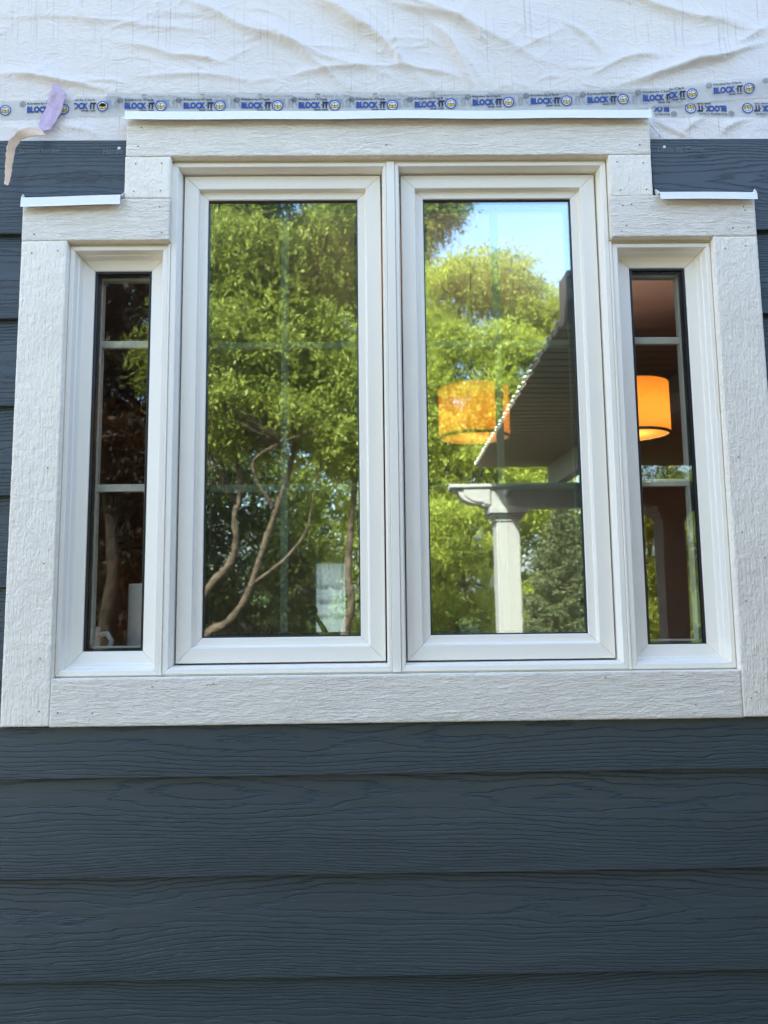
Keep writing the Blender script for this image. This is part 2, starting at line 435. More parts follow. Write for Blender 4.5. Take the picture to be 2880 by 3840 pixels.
def ring(cx, cz, r0, r1, n=28):
    a = [2*math.pi*i/n for i in range(n)]
    v = np.array([(cx+r0*math.cos(t), cz+r0*math.sin(t)) for t in a]+[(cx+r1*math.cos(t), cz+r1*math.sin(t)) for t in a])
    return v, [[i, (i+1) % n, (i+1) % n+n, i+n] for i in range(n)]
def ysid(z): return -.0190+(z-Z0)*(.0105/EXPO)
def board_print(parent, s, x, z, w, h):
    v, f = fit_text(s, w, h, -.006)
    V = [(x+a, ysid(z+b)-.0009, z+b) for a, b in v]
    mesh('lettering', V, f, 'emboss', parent)
board_print(bL, 'JamesHardie', -.716, .889, .082, .0125)
board_print(bL, 'Hardie', -.545, .889, .040, .0115)
board_print(bR, 'Linea de Clavar', .589, .889, .096, .0105)
def nailhead(parent, x, y, z, r, mat):
    o = MB().lathe([(0.00001, -.0007), (r*.8, -.0006), (r, 0), (r, .001)], (0, 0, 0), 10)
    V = [(x+p[0], y+p[2], z+p[1]) for p in o.v]
    return mesh('nail', V, o.f, mat, parent, True)
nailhead(bL, -.514, ysid(.902), .902, .0035, 'nail_white'); nailhead(bR, .603, ysid(.900), .900, .0033, 'nail_white')

# ------------------------------------------------------------------ house wrap (one wrinkled sheet)
FOLDS = [[(-0.383, 1.238), (-0.29, 1.18), (0.028, 1.064)], [(-0.242, 1.191), (-0.145, 1.132), (-0.049, 1.039)], [(-0.106, 1.238), (-0.038, 1.185), (0.029, 1.132)], [(-0.767, 1.067), (-0.648, 1.066), (-0.537, 1.03)], [(-0.54, 1.144), (-0.434, 1.123), (-0.308, 1.096)], [(-0.4, 1.112), (-0.362, 1.117), (-0.308, 1.096)], [(-0.48, 1.066), (-0.337, 1.076), (-0.241, 1.055)], [(-0.169, 1.065), (-0.097, 1.091), (0.028, 1.08)], [(0.029, 1.174), (0.077, 1.116), (0.057, 1.085)], [(0.122, 1.185), (0.184, 1.142), (0.207, 1.053)], [(0.03, 1.238), (0.103, 1.206), (0.224, 1.179)], [(0.415, 1.179), (0.467, 1.147), (0.495, 1.115)], [(0.3, 1.116), (0.36, 1.147), (0.414, 1.168)], [(0.454, 1.063), (0.539, 1.11), (0.612, 1.11)], [(0.609, 1.063), (0.734, 1.104), (0.839, 1.141)], [(0.511, 1.037), (0.635, 1.078), (0.759, 1.115)], [(0.028, 1.08), (0.115, 1.09), (0.187, 1.059)], [(0.76, 1.13), (0.811, 1.157), (0.842, 1.183)], [(0.587, 0.959), (0.627, 0.943), (0.65, 0.923)], [(0.641, 0.933), (0.667, 0.964), (0.702, 0.974)], [(0.723, 0.928), (0.739, 0.958), (0.798, 0.963)], [(-0.752, 0.949), (-0.704, 0.934), (-0.667, 0.949)], [(-0.644, 0.964), (-0.605, 0.948), (-0.562, 0.928)],
         [(-.05, 1.3), (.12, 1.22), (.36, 1.10)], [(-.2, 1.30), (-.02, 1.20), (.10, 1.06)], [(.45, 1.3), (.6, 1.2), (.85, 1.16)], [(-.7, 1.2), (-.5, 1.19), (-.35, 1.16)]]
FAMP = [4.5, 3.5, 3.5, 4.5, 2.2, 2.5, 2.5, 3, 3.5, 5, 3, 2.5, 2, 3.5, 4.5, 4.5, 3, 3, 2.2, 3, 3, 2, 2, 5, 5, 4, 2]
FWID = [.017, .013, .013, .011, .010, .007, .010, .011, .009, .014, .013, .007, .007, .013, .013, .014, .009, .01, .007, .009, .010, .008, .009, .02, .018, .017, .012]
_r = np.random.default_rng(21)
for _i in range(150):
    _x = _r.uniform(-.85, .92); _z = _r.uniform(1.03, 1.36) if _i % 4 else _r.uniform(.915, .98); _L = _r.uniform(.025, .11) if _i % 4 else _r.uniform(.02, .05)
    _a = _r.normal(-.45 if _x < .25 else .35, .55) if _i % 3 else _r.uniform(-1.5, 1.5)
    _dx, _dz = math.cos(_a)*_L/2, math.sin(_a)*_L/2; _b = _r.normal(0, _L*.12)
    FOLDS.append([(_x-_dx, _z-_dz), (_x-_b*math.sin(_a), _z+_b*math.cos(_a)), (_x+_dx, _z+_dz)]); FAMP.append(_r.uniform(.5, 1.5)); FWID.append(_r.uniform(.0035, .008))
def wrap_out(x, z):
    """how far the sheet stands off the wall (m) at (x, z)"""
    x = np.asarray(x, float); z = np.asarray(z, float)
    d = .0022*(fbm(x*3.1+4, z*4.3, 3, 3)+.6)+.0010*fbm(x*14, z*20, 3, 9)+.0005*np.abs(fbm(x*30+z*9, z*46, 3, 21))
    low = np.clip((.985-z)/.02, 0, 1)*np.clip((x-.4)/.2, 0, 1)
    d = d+low*.0030*np.abs(fbm(x*17-z*7, z*22+x*8, 3, 31))
    for P, a, w in zip(FOLDS, FAMP, FWID):
        t = np.linspace(0, 1, 18)
        px = (1-t)**2*P[0][0]+2*t*(1-t)*P[1][0]+t*t*P[2][0]; pz = (1-t)**2*P[0][1]+2*t*(1-t)*P[1][1]+t*t*P[2][1]
        near = (x > px.min()-.06) & (x < px.max()+.06) & (z > pz.min()-.06) & (z < pz.max()+.06)
        if not near.any(): continue
        xx = x[near]; zz = z[near]
        wx = .006*vnoise(xx*17, zz*17, 77); wz = .006*vnoise(xx*19+9, zz*19, 78)
        best = np.full(xx.shape, 9.0); tt = np.zeros(xx.shape); sg = np.ones(xx.shape)
        for i in range(17):
            ex, ez = px[i+1]-px[i], pz[i+1]-pz[i]; L2 = ex*ex+ez*ez
            s = np.clip(((xx+wx-px[i])*ex+(zz+wz-pz[i])*ez)/L2, 0, 1)
            dx = xx+wx-px[i]-s*ex; dz = zz+wz-pz[i]-s*ez; dd = np.hypot(dx, dz); m = dd < best
            best = np.where(m, dd, best); tt = np.where(m, (i+s)/17, tt); sg = np.where(m, np.sign(ex*dz-ez*dx), sg)
        env = np.sin(np.pi*np.clip(tt, .04, .96))**.6
        ww = np.where(sg > 0, w*1.3, w*.6)
        d[near] += a*.0021*env*np.exp(-(best/ww)**1.05)
    seam = (x < -.31) & (z > 1.196+.004*np.sin(x*9)); d = d+np.where(seam, .0009, 0)
    tapeband = np.exp(-((z-1.0)/.035)**4); d = d*(1-.72*tapeband)
    return np.maximum(d, .0003)
def axis(a, b, lo, hi, step, coarse):
    return np.unique(np.concatenate([np.arange(lo, a, coarse), np.arange(a, b, step), np.arange(b, hi+1e-6, coarse)]))
gx = axis(-1.15, 1.2, XL, XR, .0042, .05); gz = axis(.86, 1.45, .86, Z_TOPWRAP, .0032, .05)
GX, GZ = np.meshgrid(gx, gz, indexing='ij')
WY = -wrap_out(GX.ravel(), GZ.ravel())
wrap = bigmesh('house_wrap', np.stack([GX.ravel(), WY, GZ.ravel()], 1), grid_faces(len(gx), len(gz)), 'wrap', None, True)
tag(wrap, 'wrinkled white house wrap sheet covering the wall above the window', 'house wrap')
wrap_lookup = lambda x, z: -wrap_out(x, z)

# ------------------------------------------------------------------ seam tape with its print
class Multi:
    """flat 2-d pieces with materials, dropped on to the wrap"""
    def __init__(s): s.v = []; s.f = []; s.mi = []; s.mats = []
    def add(s, vf, mat):
        v, f = vf; n = len(s.v); s.v += [tuple(p) for p in v]; s.f += [[i+n for i in q] for q in f]
        if mat not in s.mats: s.mats.append(mat)
        s.mi += [s.mats.index(mat)]*len(f)
def print_design():
    """one repeat of the tape print, origin at the lower-left of the big word; metres"""
    m = Multi()
    def put(vf, dx, dz, mat): v, f = vf; m.add((np.asarray(v)+np.array([dx, dz]), f), mat)
    put(fit_text('BLOCK', .0455, .0143, .055), 0, 0, 'ink_blue'); put(fit_text('IT', .0125, .0143, .055), .0493, 0, 'ink_navy')
    put(disc(0, 0, .0013, 8), .0474, .0071, 'ink_navy')
    put(fit_text('Kimberly-Clark', .0597, .0062, .016), 0, .0166, 'ink_black')
    put(fit_text('SEAM TAPE', .0288, .0034, .03), .0315, -.0052, 'ink_black')
    put(ring(0, 0, .0052, .0060, 24), -.0093, .0193, 'ink_black')
    for k in range(6):
        a = math.pi/3*k
        put(ring(0, 0, .0009, .0014, 8), -.0093+.0028*math.cos(a), .0193+.0028*math.sin(a), 'ink_black')
    c = (.0747, .0065)
    put(disc(0, 0, .0114, 32), *c, 'ink_white'); put(ring(0, 0, .0093, .0116, 32), *c, 'ink_blue')
    q = lambda *p: (np.array(p), [list(range(len(p)))])
    put(q((-.0072, -.0045), (0, -.0068), (0, -.0010), (-.0072, .0012)), *c, 'ink_yellow')
    put(q((0, -.0068), (.0072, -.0045), (.0072, .0012), (0, -.0010)), *c, 'ink_yellow')
    put(q((-.0072, .0012), (0, -.0010), (.0072, .0012), (.0045, .0060), (-.0030, .0064)), *c, 'ink_white')
    for a, b in [((-.0072, -.0045), (-.0072, .0012)), ((0, -.0068), (0, -.001)), ((.0072, -.0045), (.0072, .0012)), ((-.0072, .0012), (0, -.001)), ((0, -.001), (.0072, .0012)),
                 ((-.0072, -.0045), (0, -.0068)), ((0, -.0068), (.0072, -.0045)), ((-.0072, .0012), (-.0030, .0064)), ((-.003, .0064), (.0045, .0060)), ((.0045, .006), (.0072, .0012)), ((0, -.001), (-.0016, .0062))]:
        d = np.array(b)-np.array(a); n = np.array([-d[1], d[0]])/np.hypot(*d)*.00045
        put(q(np.array(a)+n, np.array(a)-n, np.array(b)-n, np.array(b)+n), *c, 'ink_black')
    return m
DESIGN = print_design()
# give every piece of ink its own hair's height, so overlapping ink never lies in one plane
def tape(label, path, width, lift, prints, flip=False, clip=None):
    """path: [(x, z centre)...]; prints: [(x, dz)] or just x of each repeat"""
    xs = np.array([p[0] for p in path]); zs = np.array([p[1] for p in path])
    n = max(8, int((xs[-1]-xs[0])/.006)); gx = np.linspace(xs[0], xs[-1], n); gc = np.interp(gx, xs, zs)
    nw = 9; X = np.repeat(gx, nw); T = np.tile(np.linspace(-.5, .5, nw), n)
    edge = .0009*vnoise(X*60, T*0+lift*9000, 5)*(np.abs(T) > .45)
    Z = np.repeat(gc, nw)+T*width+edge
    Y = wrap_lookup(X, Z)-lift
    root = empty('seam_tape', (float(xs[0]), 0, float(zs[0])), label, 'tape', 'seam tapes over the house wrap')
    front = np.stack([X, Y, Z], 1); f = grid_faces(n, nw)
    bigmesh('film', front, f, 'tape', root, True)
    order = {'ink_white': 0, 'ink_yellow': 1, 'ink_blue': 2, 'ink_navy': 3, 'ink_black': 4}
    for px in prints:
        dz = 0
        if isinstance(px, tuple): px, dz = px
        d = np.array(DESIGN.v)
        if flip: d = np.array([.0747, .0143])-d
        x = px+d[:, 0]; slope = float(np.interp(px+.09, xs, zs)-np.interp(px, xs, zs))/.09
        z = np.interp(px, xs, zs)+dz-.0075+d[:, 1]+slope*d[:, 0]
        y = wrap_lookup(x, z)-lift-.0004
        yo = np.zeros(len(y))
        for fc, mi in zip(DESIGN.f, DESIGN.mi): yo[fc] = order[DESIGN.mats[mi]]*.00012
        keep = [i for i, fc in enumerate(DESIGN.f) if clip is None or clip[0] <= x[fc].mean() <= clip[1]]
        keep = [i for i in keep if xs[0]-.002 < x[DESIGN.f[i]].mean() < xs[-1]]
        if not keep: continue
        mesh('print', np.stack([x, y-yo, z], 1), [DESIGN.f[i] for i in keep], None, root, False, DESIGN.mats, [DESIGN.mi[i] for i in keep])
    return root
P_ = .1192
tape('clear seam tape printed in blue, left end, behind the lilac tape', [(-1.6, .9905), (-.76, .9905), (-.607, .9935)], .043, .0012, [-.826-2*P_, -.826-P_, -.826, -.707])
tape('lower faded layer of printed seam tape above the header flashing', [(-.545, 1.0065), (.10, 1.0065), (.205, 1.008), (.60, 1.012)], .045, .0010, [-.587+.010+P_*i for i in range(10)])
tape('clear seam tape printed in blue along the header flashing', [(-.607, .9985), (.092, .9985), (.20, 1.003), (.45, 1.008), (.650, 1.0145)], .045, .0024, [-.627, -.507, -.386, -.267, -.149, -.030, .091, .211, .332, .450, .566])
tape('clear seam tape printed in blue, rising end by the upper right boards', [(.622, 1.014), (.714, 1.026), (.86, 1.038), (1.7, 1.05)], .045, .0040, [.594, .714, .714+P_, .714+2*P_])
tape('upside-down printed seam tape under the rising tape, upper right', [(.590, .9885), (.84, .9885), (1.7, .989)], .038, .0016, [.545, .665, .665+P_, .665+2*P_], flip=True)

# lilac tape and the curling peach backing strip
def ribbon(name, L, R, mat, parent, yl, yr, th=.0003, smooth=True):
    n = len(L); m = 44; t = np.linspace(0, n-1, m)
    def ev(a):
        a = np.array(a, float); i = np.arange(n); out = []
        for j in range(a.shape[1]):
            c = np.interp(t, i, a[:, j])
            if smooth: c[1:-1] = (c[:-2]+2*c[1:-1]+c[2:])/4
            out.append(c)
        return np.stack(out, 1)
    Lp = ev([(x, y, z) for (x, z), y in zip(L, yl)]); Rp = ev([(x, y, z) for (x, z), y in zip(R, yr)])
    k = 11; V = np.concatenate([Lp[None]*(1-s)+Rp[None]*s for s in np.linspace(0, 1, k)]).reshape(k, m, 3)
    V[:, :, 1] += .0016*vnoise(V[:, :, 0]*110, V[:, :, 2]*70, 3)+.0008*vnoise(V[:, :, 0]*260, V[:, :, 2]*200, 8)
    V[[0, -1], :, 0] += .0011*vnoise(V[[0, -1], :, 2]*230, V[[0, -1], :, 0]*0+3, 9)
    V = V.reshape(-1, 3); o = bigmesh(name, V, grid_faces(k, m), mat, parent, True)
    s = o.modifiers.new('solid', 'SOLIDIFY'); s.thickness = th; return o
pt = empty('masking_tape', (-.65, -.01, .99), 'torn lilac tape with a peach backing strip curling off it', 'tape')
ribbon('lilac_tape', [(-.652, 1.046), (-.6555, 1.030), (-.659, 1.018), (-.668, .984), (-.678, .953), (-.6685, .9355)], [(-.650, 1.046), (-.637, 1.033), (-.6235, 1.0185), (-.634, .978), (-.6495, .940), (-.664, .9335)], 'purple', pt, [-.010, -.009, -.009, -.009, -.012, -.018], [-.010, -.010, -.010, -.010, -.013, -.018], smooth=False)
ribbon('backing_strip', [(-.671, .941), (-.686, .932), (-.701, .913), (-.717, .896), (-.725, .873), (-.728, .842), (-.729, .814), (-.7275, .809)], [(-.657, .922), (-.669, .916), (-.699, .904), (-.709, .884), (-.715, .854), (-.718, .829), (-.721, .810), (-.722, .806)], 'peach', pt,
       [-.019, -.034, -.047, -.047, -.041, -.036, -.034, -.036], [-.020, -.030, -.036, -.036, -.033, -.032, -.034, -.037])

# ------------------------------------------------------------------ window trim (textured boards) and flashing
TRIM_Y = -.024
NAILS = {'postL': [(-0.674, 0.672), (-0.623, 0.676), (-0.626, 0.241), (-0.627, 0.058), (-0.626, -0.119), (-0.624, -0.215)],
 'bottom': [(-0.59, -0.218), (-0.526, -0.219), (-0.417, -0.173), (0.595, -0.219), (0.428, -0.166), (-0.304, -0.169)],
 'postR': [(0.706, 0.249), (0.703, 0.103), (0.702, -0.028), (0.744, 0.054), (0.71, -0.197), (0.7, -0.208), (0.707, 0.673), (0.748, 0.678)],
 'headL': [(-0.671, 0.711), (-0.419, 0.713), (-0.424, 0.767)], 'earL': [(-0.476, 0.8), (-0.423, 0.801), (-0.474, 0.858), (-0.422, 0.859)],
 'header': [(-0.464, 0.936), (-0.47, 0.896), (0.031, 0.897), (0.546, 0.895)], 'earR': [(0.551, 0.856), (0.498, 0.858), (0.502, 0.798), (0.555, 0.799)],
 'headR': [(0.523, 0.767), (0.505, 0.765), (0.749, 0.761), (0.752, 0.753), (0.511, 0.722), (0.5, 0.71), (0.725, 0.716), (0.756, 0.717)]}
def trim_board(parent, key, x0, x1, z0, z1, horiz, seed, yb=.003):
    st = .0024; nx = max(6, int((x1-x0)/st)); nz = max(6, int((z1-z0)/st))
    gx = np.linspace(x0, x1, nx); gz = np.linspace(z0, z1, nz); X, Z = np.meshgrid(gx, gz, indexing='ij'); X0, Z0_ = X.copy(), Z.copy()
    if horiz:
        a = fbm(X*16+seed, Z*150+1.2*fbm(X*9, Z*30, 2, seed), 3, seed); h = .0008*np.abs(a)+.0003*fbm(X*60, Z*200, 2, seed+3)
        h += .0004*fbm(X*7, Z*26, 2, seed+9)
    else:
        h = .0004*fbm(X*34, Z*30+seed, 3, seed)+.0006*np.abs(fbm(X*24, Z*70, 3, seed+5))
    # worn, slightly wavy edges
    ed = np.minimum(np.minimum(X-x0, x1-X), np.minimum(Z-z0, z1-Z)); rnd = np.exp(-(ed/.0012)**2)*.0007
    X = X+np.where((X0 == x0) | (X0 == x1), .0002*vnoise(Z0_*190, X0*0+seed, 3), 0); Z = Z+np.where((Z0_ == z0) | (Z0_ == z1), .0002*vnoise(X0*190, Z0_*0+seed, 4), 0)
    Y = TRIM_Y-h+.0004+rnd
    V = np.stack([X.ravel(), Y.ravel(), Z.ravel()], 1); F = grid_faces(nx, nz)
    # sides and back
    idx = np.arange(nx*nz).reshape(nx, nz)
    loop = np.concatenate([idx[:, 0], idx[-1, 1:], idx[-2::-1, -1], idx[0, -2:0:-1]]); nb = len(loop)
    B = V[loop].copy(); B[:, 1] = yb; base = len(V); V = np.concatenate([V, B])
    S = np.stack([np.roll(loop, -1), loop, base+np.arange(nb), base+np.roll(np.arange(nb), -1)], 1); F = np.concatenate([F, S])
    o = bigmesh('trim_board', V, F, 'trim_h' if horiz else 'trim_v', parent, False)
    for x, z in NAILS[key]: nailhead(o, x, TRIM_Y-.0006, z, .0013, 'nail')
    return o
G = .0006
trim = empty('window_trim', (XC, 0, -.2435), 'rough white grained boards framing the stepped window group', 'window trim')
trim_board(trim, 'header', -.4940, .5680, .8735+G, .9560, True, 3)
trim_board(trim, 'earL', -.4950, -.4040, .7850+G, .8735-G, False, 5)
trim_board(trim, 'earR', .4815, .5675, .7850+G, .8735-G, False, 8)
trim_board(trim, 'headL', -.6955, -.4035, .6970+G, .7850-G, True, 13)
trim_board(trim, 'headR', .4812, .7728, .6985+G, .7868-G, True, 17)
trim_board(trim, 'postL', -.6950, -.6055, -.2425, .6970-G, False, 23)
trim_board(trim, 'postR', .6848, .7730, -.2425, .6985-G, False, 29)
trim_board(trim, 'bottom', -.6045, .6838, -.2440, -.1568, True, 37)

def flashing(label, x0, x1, z0, z1, tiltl=0, tiltr=0, lift=.0, upstand=.0):
    """bent drip cap: face, sloping top, hem; small open ears at the ends"""
    root = empty('drip_flashing', (x0, -.03, z0), label, 'flashing', 'white drip cap flashings')
    n = 40; V = []; xs = np.linspace(x0, x1, n)
    prof = lambda t: [(.002, z1+.010+upstand), (-.004, z1+.004), (-.0330, z1+.0005), (-.0345, z1-.0012), (-.0355, z0+.0015), (-.0372, z0), (-.0345, z0+.0012)]
    for i, x in enumerate(xs):
        t = i/(n-1); dz = tiltl*(1-t)+tiltr*t+.0006*math.sin(x*21)
        for y, z in prof(t): V.append((x, y-.0006*math.sin(x*13+1), z+dz))
    F = []
    m = len(prof(0))
    for i in range(n-1):
        for j in range(m-1): F.append((i*m+j, (i+1)*m+j, (i+1)*m+j+1, i*m+j+1))
    o = mesh('drip_cap', V, F, 'flashing', root); s = o.modifiers.new('solid', 'SOLIDIFY'); s.thickness = .0007; s.offset = 1
    # upturned corner ears
    for sx, x in ((-1, x0), (1, x1)):
        d = tiltl if sx < 0 else tiltr
        mb = MB().add([(x, -.034, z1+d), (x, -.006, z1+d+.004), (x+sx*.0035, -.020, z1+d+.0145), (x-sx*.0006, -.034, z1+d), (x-sx*.0006, -.006, z1+d+.004), (x+sx*.0029, -.020, z1+d+.0145)],
                      [(0, 1, 2), (5, 4, 3), (0, 3, 4, 1), (1, 4, 5, 2), (2, 5, 3, 0)])
        mb.build('bent_ear', 'flashing', root)
    return root
flashing('long white metal drip flashing over the header board', -.4945, .5685, .9445, .9640)
flashing('short tilted white drip flashing over the left side trim', -.6950, -.4985, .7625, .7835, -.0005, .0028)
flashing('short white drip flashing over the right side trim', .5775, .7735, .7705, .7868, .0004, -.0004)
# loose foil corner and a twist of film at the ends of the long flashing
MB().add([(-.4965, -.013, .9675), (-.508, -.017, .9640), (-.4960, -.022, .9525), (-.4975, -.010, .9560), (-.508, -.0164, .9646), (-.4965, -.0124, .9681)], [(0, 1, 2), (0, 2, 3), (5, 3, 4), (1, 4, 2), (2, 4, 3), (0, 5, 4, 1), (0, 3, 5)]).build('foil_corner', 'flashing')
tag(bpy.data.objects['foil_corner'], 'folded silver foil corner sticking out at the left end of the long flashing', 'foil')
tw = MB().tube([(.573, -.010, .950), (.581, -.014, .938), (.590, -.013, .926), (.595, -.011, .9195)], [.0015, .0019, .0017, .0012], 6)
tag(tw.build('film_twist', 'ink_white', None, True), 'twisted white strip of film below the right end of the long flashing', 'film strip')

# backing strip that closes the joint between trim and window frames
cb = MB()
def cl(x0, x1, z0, z1): cb.box(x0, x1, -.006, .02, z0, z1)
cl(XC-CXH+.001, XC+CXH-.001, .8682, .8732); cl(XC-CXH+.0005, XC-CXH+.0028, .699, .868); cl(XC+CXH-.0038, XC+CXH-.0005, .699, .868)
cl(XC-OX+.0005, XC-CXH-.004, .6925, .6968); cl(XC+CXH+.004, XC+OX, .6945, .6983)
cl(XC-OX+.0002, XC-OX+.0012, -.156, .692); cl(XC+OX-.0012, XC+OX-.0002, -.156, .694); cl(-.603, .68, -.1562, -.1530)
cb.build('caulk_joint', 'caulk', trim)

# ------------------------------------------------------------------ windows
def frame_pieces(parent, rect, insets, prof, mat, names, gap=.00025):
    """mitred picture-frame members. rect=(x0,x1,z0,z1); insets=(l,r,b,t) factors on the profile's inset; prof=[(inset, y)] closed"""
    x0, x1, z0, z1 = rect; l, r, b, t = insets; n = len(prof); out = []
    for nm, side in zip(names, 'lrbt'):
        V = []
        for end in (0, 1):
            for d, y in prof:
                if side == 'l': p = (x0+d*l, y, z0+d*b+gap if end == 0 else z1-d*t-gap)
                if side == 'r': p = (x1-d*r, y, z0+d*b+gap if end == 0 else z1-d*t-gap)
                if side == 'b': p = (x0+d*l+gap if end == 0 else x1-d*r-gap, y, z0+d*b)
                if side == 't': p = (x0+d*l+gap if end == 0 else x1-d*r-gap, y, z1-d*t)
                V.append(p)
        F = [(i, (i+1) % n, (i+1) % n+n, i+n) for i in range(n)]+[tuple(range(n-1, -1, -1)), tuple(range(n, 2*n))]
        o = mesh(nm, V, F, mat, parent)
        bv = o.modifiers.new('bevel', 'BEVEL'); bv.width = .0007; bv.segments = 2; bv.limit_method = 'ANGLE'; out.append(o)
    return out
def pane(parent, rect, y, th, mat, name='glass_pane'):
    x0, x1, z0, z1 = rect
    return MB().box(x0, x1, y, y+th, z0, z1).build(name, mat, parent)

GZ0, GZ1 = -.0880, .8072
def casement(label, x0, x1, s0, s1, g0, g1, crank):
    """x0..x1 frame, s0..s1 sash, g0..g1 visible glass"""
    w = empty('casement_window', ((x0+x1)/2, 0, -.153), label, 'window', 'casement windows in the middle')
    fr = [(0, .06), (0, -.0085), (.0015, -.010), (.0085, -.010), (.0095, -.0085), (.0125, .006), (.0125, .06)]
    k = (s0-.003-x0)/.0125
    frame_pieces(w, (x0, x1, -.1530, .8682), ((s0-.003-x0)/.0125, (x1-s1-.003)/.0125, 1.15, .98), fr, 'vinyl', ('frame_jamb', 'frame_jamb', 'frame_sill', 'frame_head'))
    MB().box(x0+.013, x1-.013, .056, .060, -.139, .856).add([], []).v and None
    sash = empty_child('sash', w)
    sp = [(0, .05), (0, .0135), (.0015, .012), (.0285, .012), (.0300, .0135), (.0310, .0220), (.0325, .0228), (.0455, .0238), (.0468, .0255), (.0468, .05)]
    frame_pieces(sash, (s0, s1, -.1352, .8532), ((g0-s0)/.0468, (s1-g1)/.0468, (GZ0+.1352)/.0468, (.8532-GZ1)/.0468), sp, 'vinyl', ('stile', 'stile', 'bottom_rail', 'top_rail'))
    gk = [(0, .0262), (0, .0300), (.0022, .0300), (.0022, .0262)]
    frame_pieces(sash, (g0, g1, GZ0, GZ1), (1, 1, 1, 1), gk, 'gasket', ('gasket',)*4, 0)
    spc = [(0, .0352), (0, .0475), (.0085, .0475), (.0085, .0352)]
    frame_pieces(sash, (g0-.001, g1+.001, GZ0-.001, GZ1+.001), (1, 1, 1, 1), spc, 'spacer', ('spacer_bar',)*4, 0)
    pane(sash, (g0-.003, g1+.003, GZ0-.003, GZ1+.003), .0305, .004, 'glass_outer')
    ip = pane(sash, (g0-.003, g1+.003, GZ0-.003, GZ1+.003), .0482, .004, 'glass_inner')
    gr = empty_child('grille', w)
    xm = (g0+g1)/2
    MB().box(xm-.0076, xm+.0076, .058, .068, GZ0+.002, GZ1-.002).build('grille_bar', 'vinyl_inner', gr, bevel=.002)
    for z in (.5085, .2095): MB().box(g0+.002, g1-.002, .0585, .0675, z-.0076, z+.0076).build('grille_bar', 'vinyl_inner', gr, bevel=.002)
    inner = [(0, .054), (0, .075), (.004, .075), (.004, .054)]
    frame_pieces(gr, (g0-.001, g1+.001, GZ0-.001, GZ1+.001), (1, 1, 1, 1), inner, 'vinyl_inner', ('grille_rim',)*4, 0)
    if crank:
        ch = empty_child('crank_handle', w)
        MB().tube([(-.1275, .105, -.047), (-.121, .106, -.057), (-.109, .108, -.076), (-.099, .112, -.097)], [.0052, .0046, .0055, .0075], 10).build('crank_arm', 'black_metal', ch, True)
        kb = MB().lathe([(.0001, .0105), (.006, .009), (.0095, .003), (.0095, -.003), (.006, -.009), (.0001, -.0105)], (-.1295, .103, -.040), 14); kb.build('crank_knob', 'black_metal', ch, True)
        MB().box(-.115, -.083, .085, .13, -.122, -.095).build('crank_base', 'black_metal', ch, bevel=.004)
    return w
def empty_child(name, parent):
    o = bpy.data.objects.new(name, None); return link(o, parent)
casement('tall left casement window reflecting dark trees and curved trunks', -.4045, .0300, -.3850, .0180, -.3380, -.0300, True)
casement('tall right casement window reflecting sky, bright tree and porch column', .0468, .4792, .0598, .4612, .1062, .4135, False)
# mull cover between the two casements
mc = MB().box(.0302, .0466, -.0125, .06, -.1532, .8684); mo = mc.build('mullion_cover', 'vinyl', None, bevel=.001)
tag(mo, 'narrow white mullion strip between the two casement windows', 'mullion')
def sidelight(label, x0, x1, g0, g1, mull):
    w = empty('sidelight_window', ((x0+x1)/2, 0, -.155), label, 'window', 'narrow side windows')
    z0, z1 = -.1540, .6920; b0, b1 = -.1110, .6550
    pr = [(0, .06), (0, -.0085), (.0015, -.010), (.0090, -.010), (.0100, -.0085), (.0125, .004), (.0150, .0055), (.0175, .0180), (.0190, .0195), (.0385, .0240), (.0400, .026), (.0400, .06)]
    frame_pieces(w, (x0, x1, z0, z1), ((g0-x0)/.04, (x1-g1)/.04, (b0-z0)/.04, (z1-b1)/.04), pr, 'vinyl', ('frame_jamb', 'frame_jamb', 'frame_sill', 'frame_head'))
    gk = [(0, .0262), (0, .0300), (.0030, .0300), (.0030, .0262)]
    frame_pieces(w, (g0, g1, b0, b1), (1.6, 1.6, .4, 1.5), gk, 'gasket', ('gasket',)*4, 0)
    spc = [(0, .0352), (0, .0475), (.006, .0475), (.006, .0352)]
    frame_pieces(w, (g0-.001, g1+.001, b0-.001, b1+.001), (1, 1, 1, 1), spc, 'spacer', ('spacer_bar',)*4, 0)
    pane(w, (g0-.002, g1+.002, b0-.002, b1+.002), .0305, .004, 'glass_side')
    gr = empty_child('grille', w)
    rim = [(0, .050), (0, .066), (.0085, .066), (.0085, .050)]
    frame_pieces(gr, (g0-.001, g1+.001, b0-.001, b1+.001), (1, 1, 1, 1.1), rim, 'vinyl_inner', ('grille_rim',)*4, 0)
    for z in (.5105, .2115): MB().box(g0+.006, g1-.006, .052, .063, z-.0078, z+.0078).build('grille_bar', 'vinyl_inner', gr, bevel=.002)
    return w
sidelight('narrow left side window with cream grille bars and dark glass', -.6045, -.4085, -.5670, -.4520, 0)
sidelight('narrow right side window with a glowing orange lamp behind it', .4835, .6835, .5300, .6450, 1)
for x in (-.4064, .4813):
    o = MB().box(x-.0019, x+.0019, -.0120, .06, -.1538, .696).build('mullion_cover', 'vinyl', None, bevel=.0006)
    tag(o, 'thin white mullion strip beside the narrow %s window' % ('left' if x < 0 else 'right'), 'mullion')

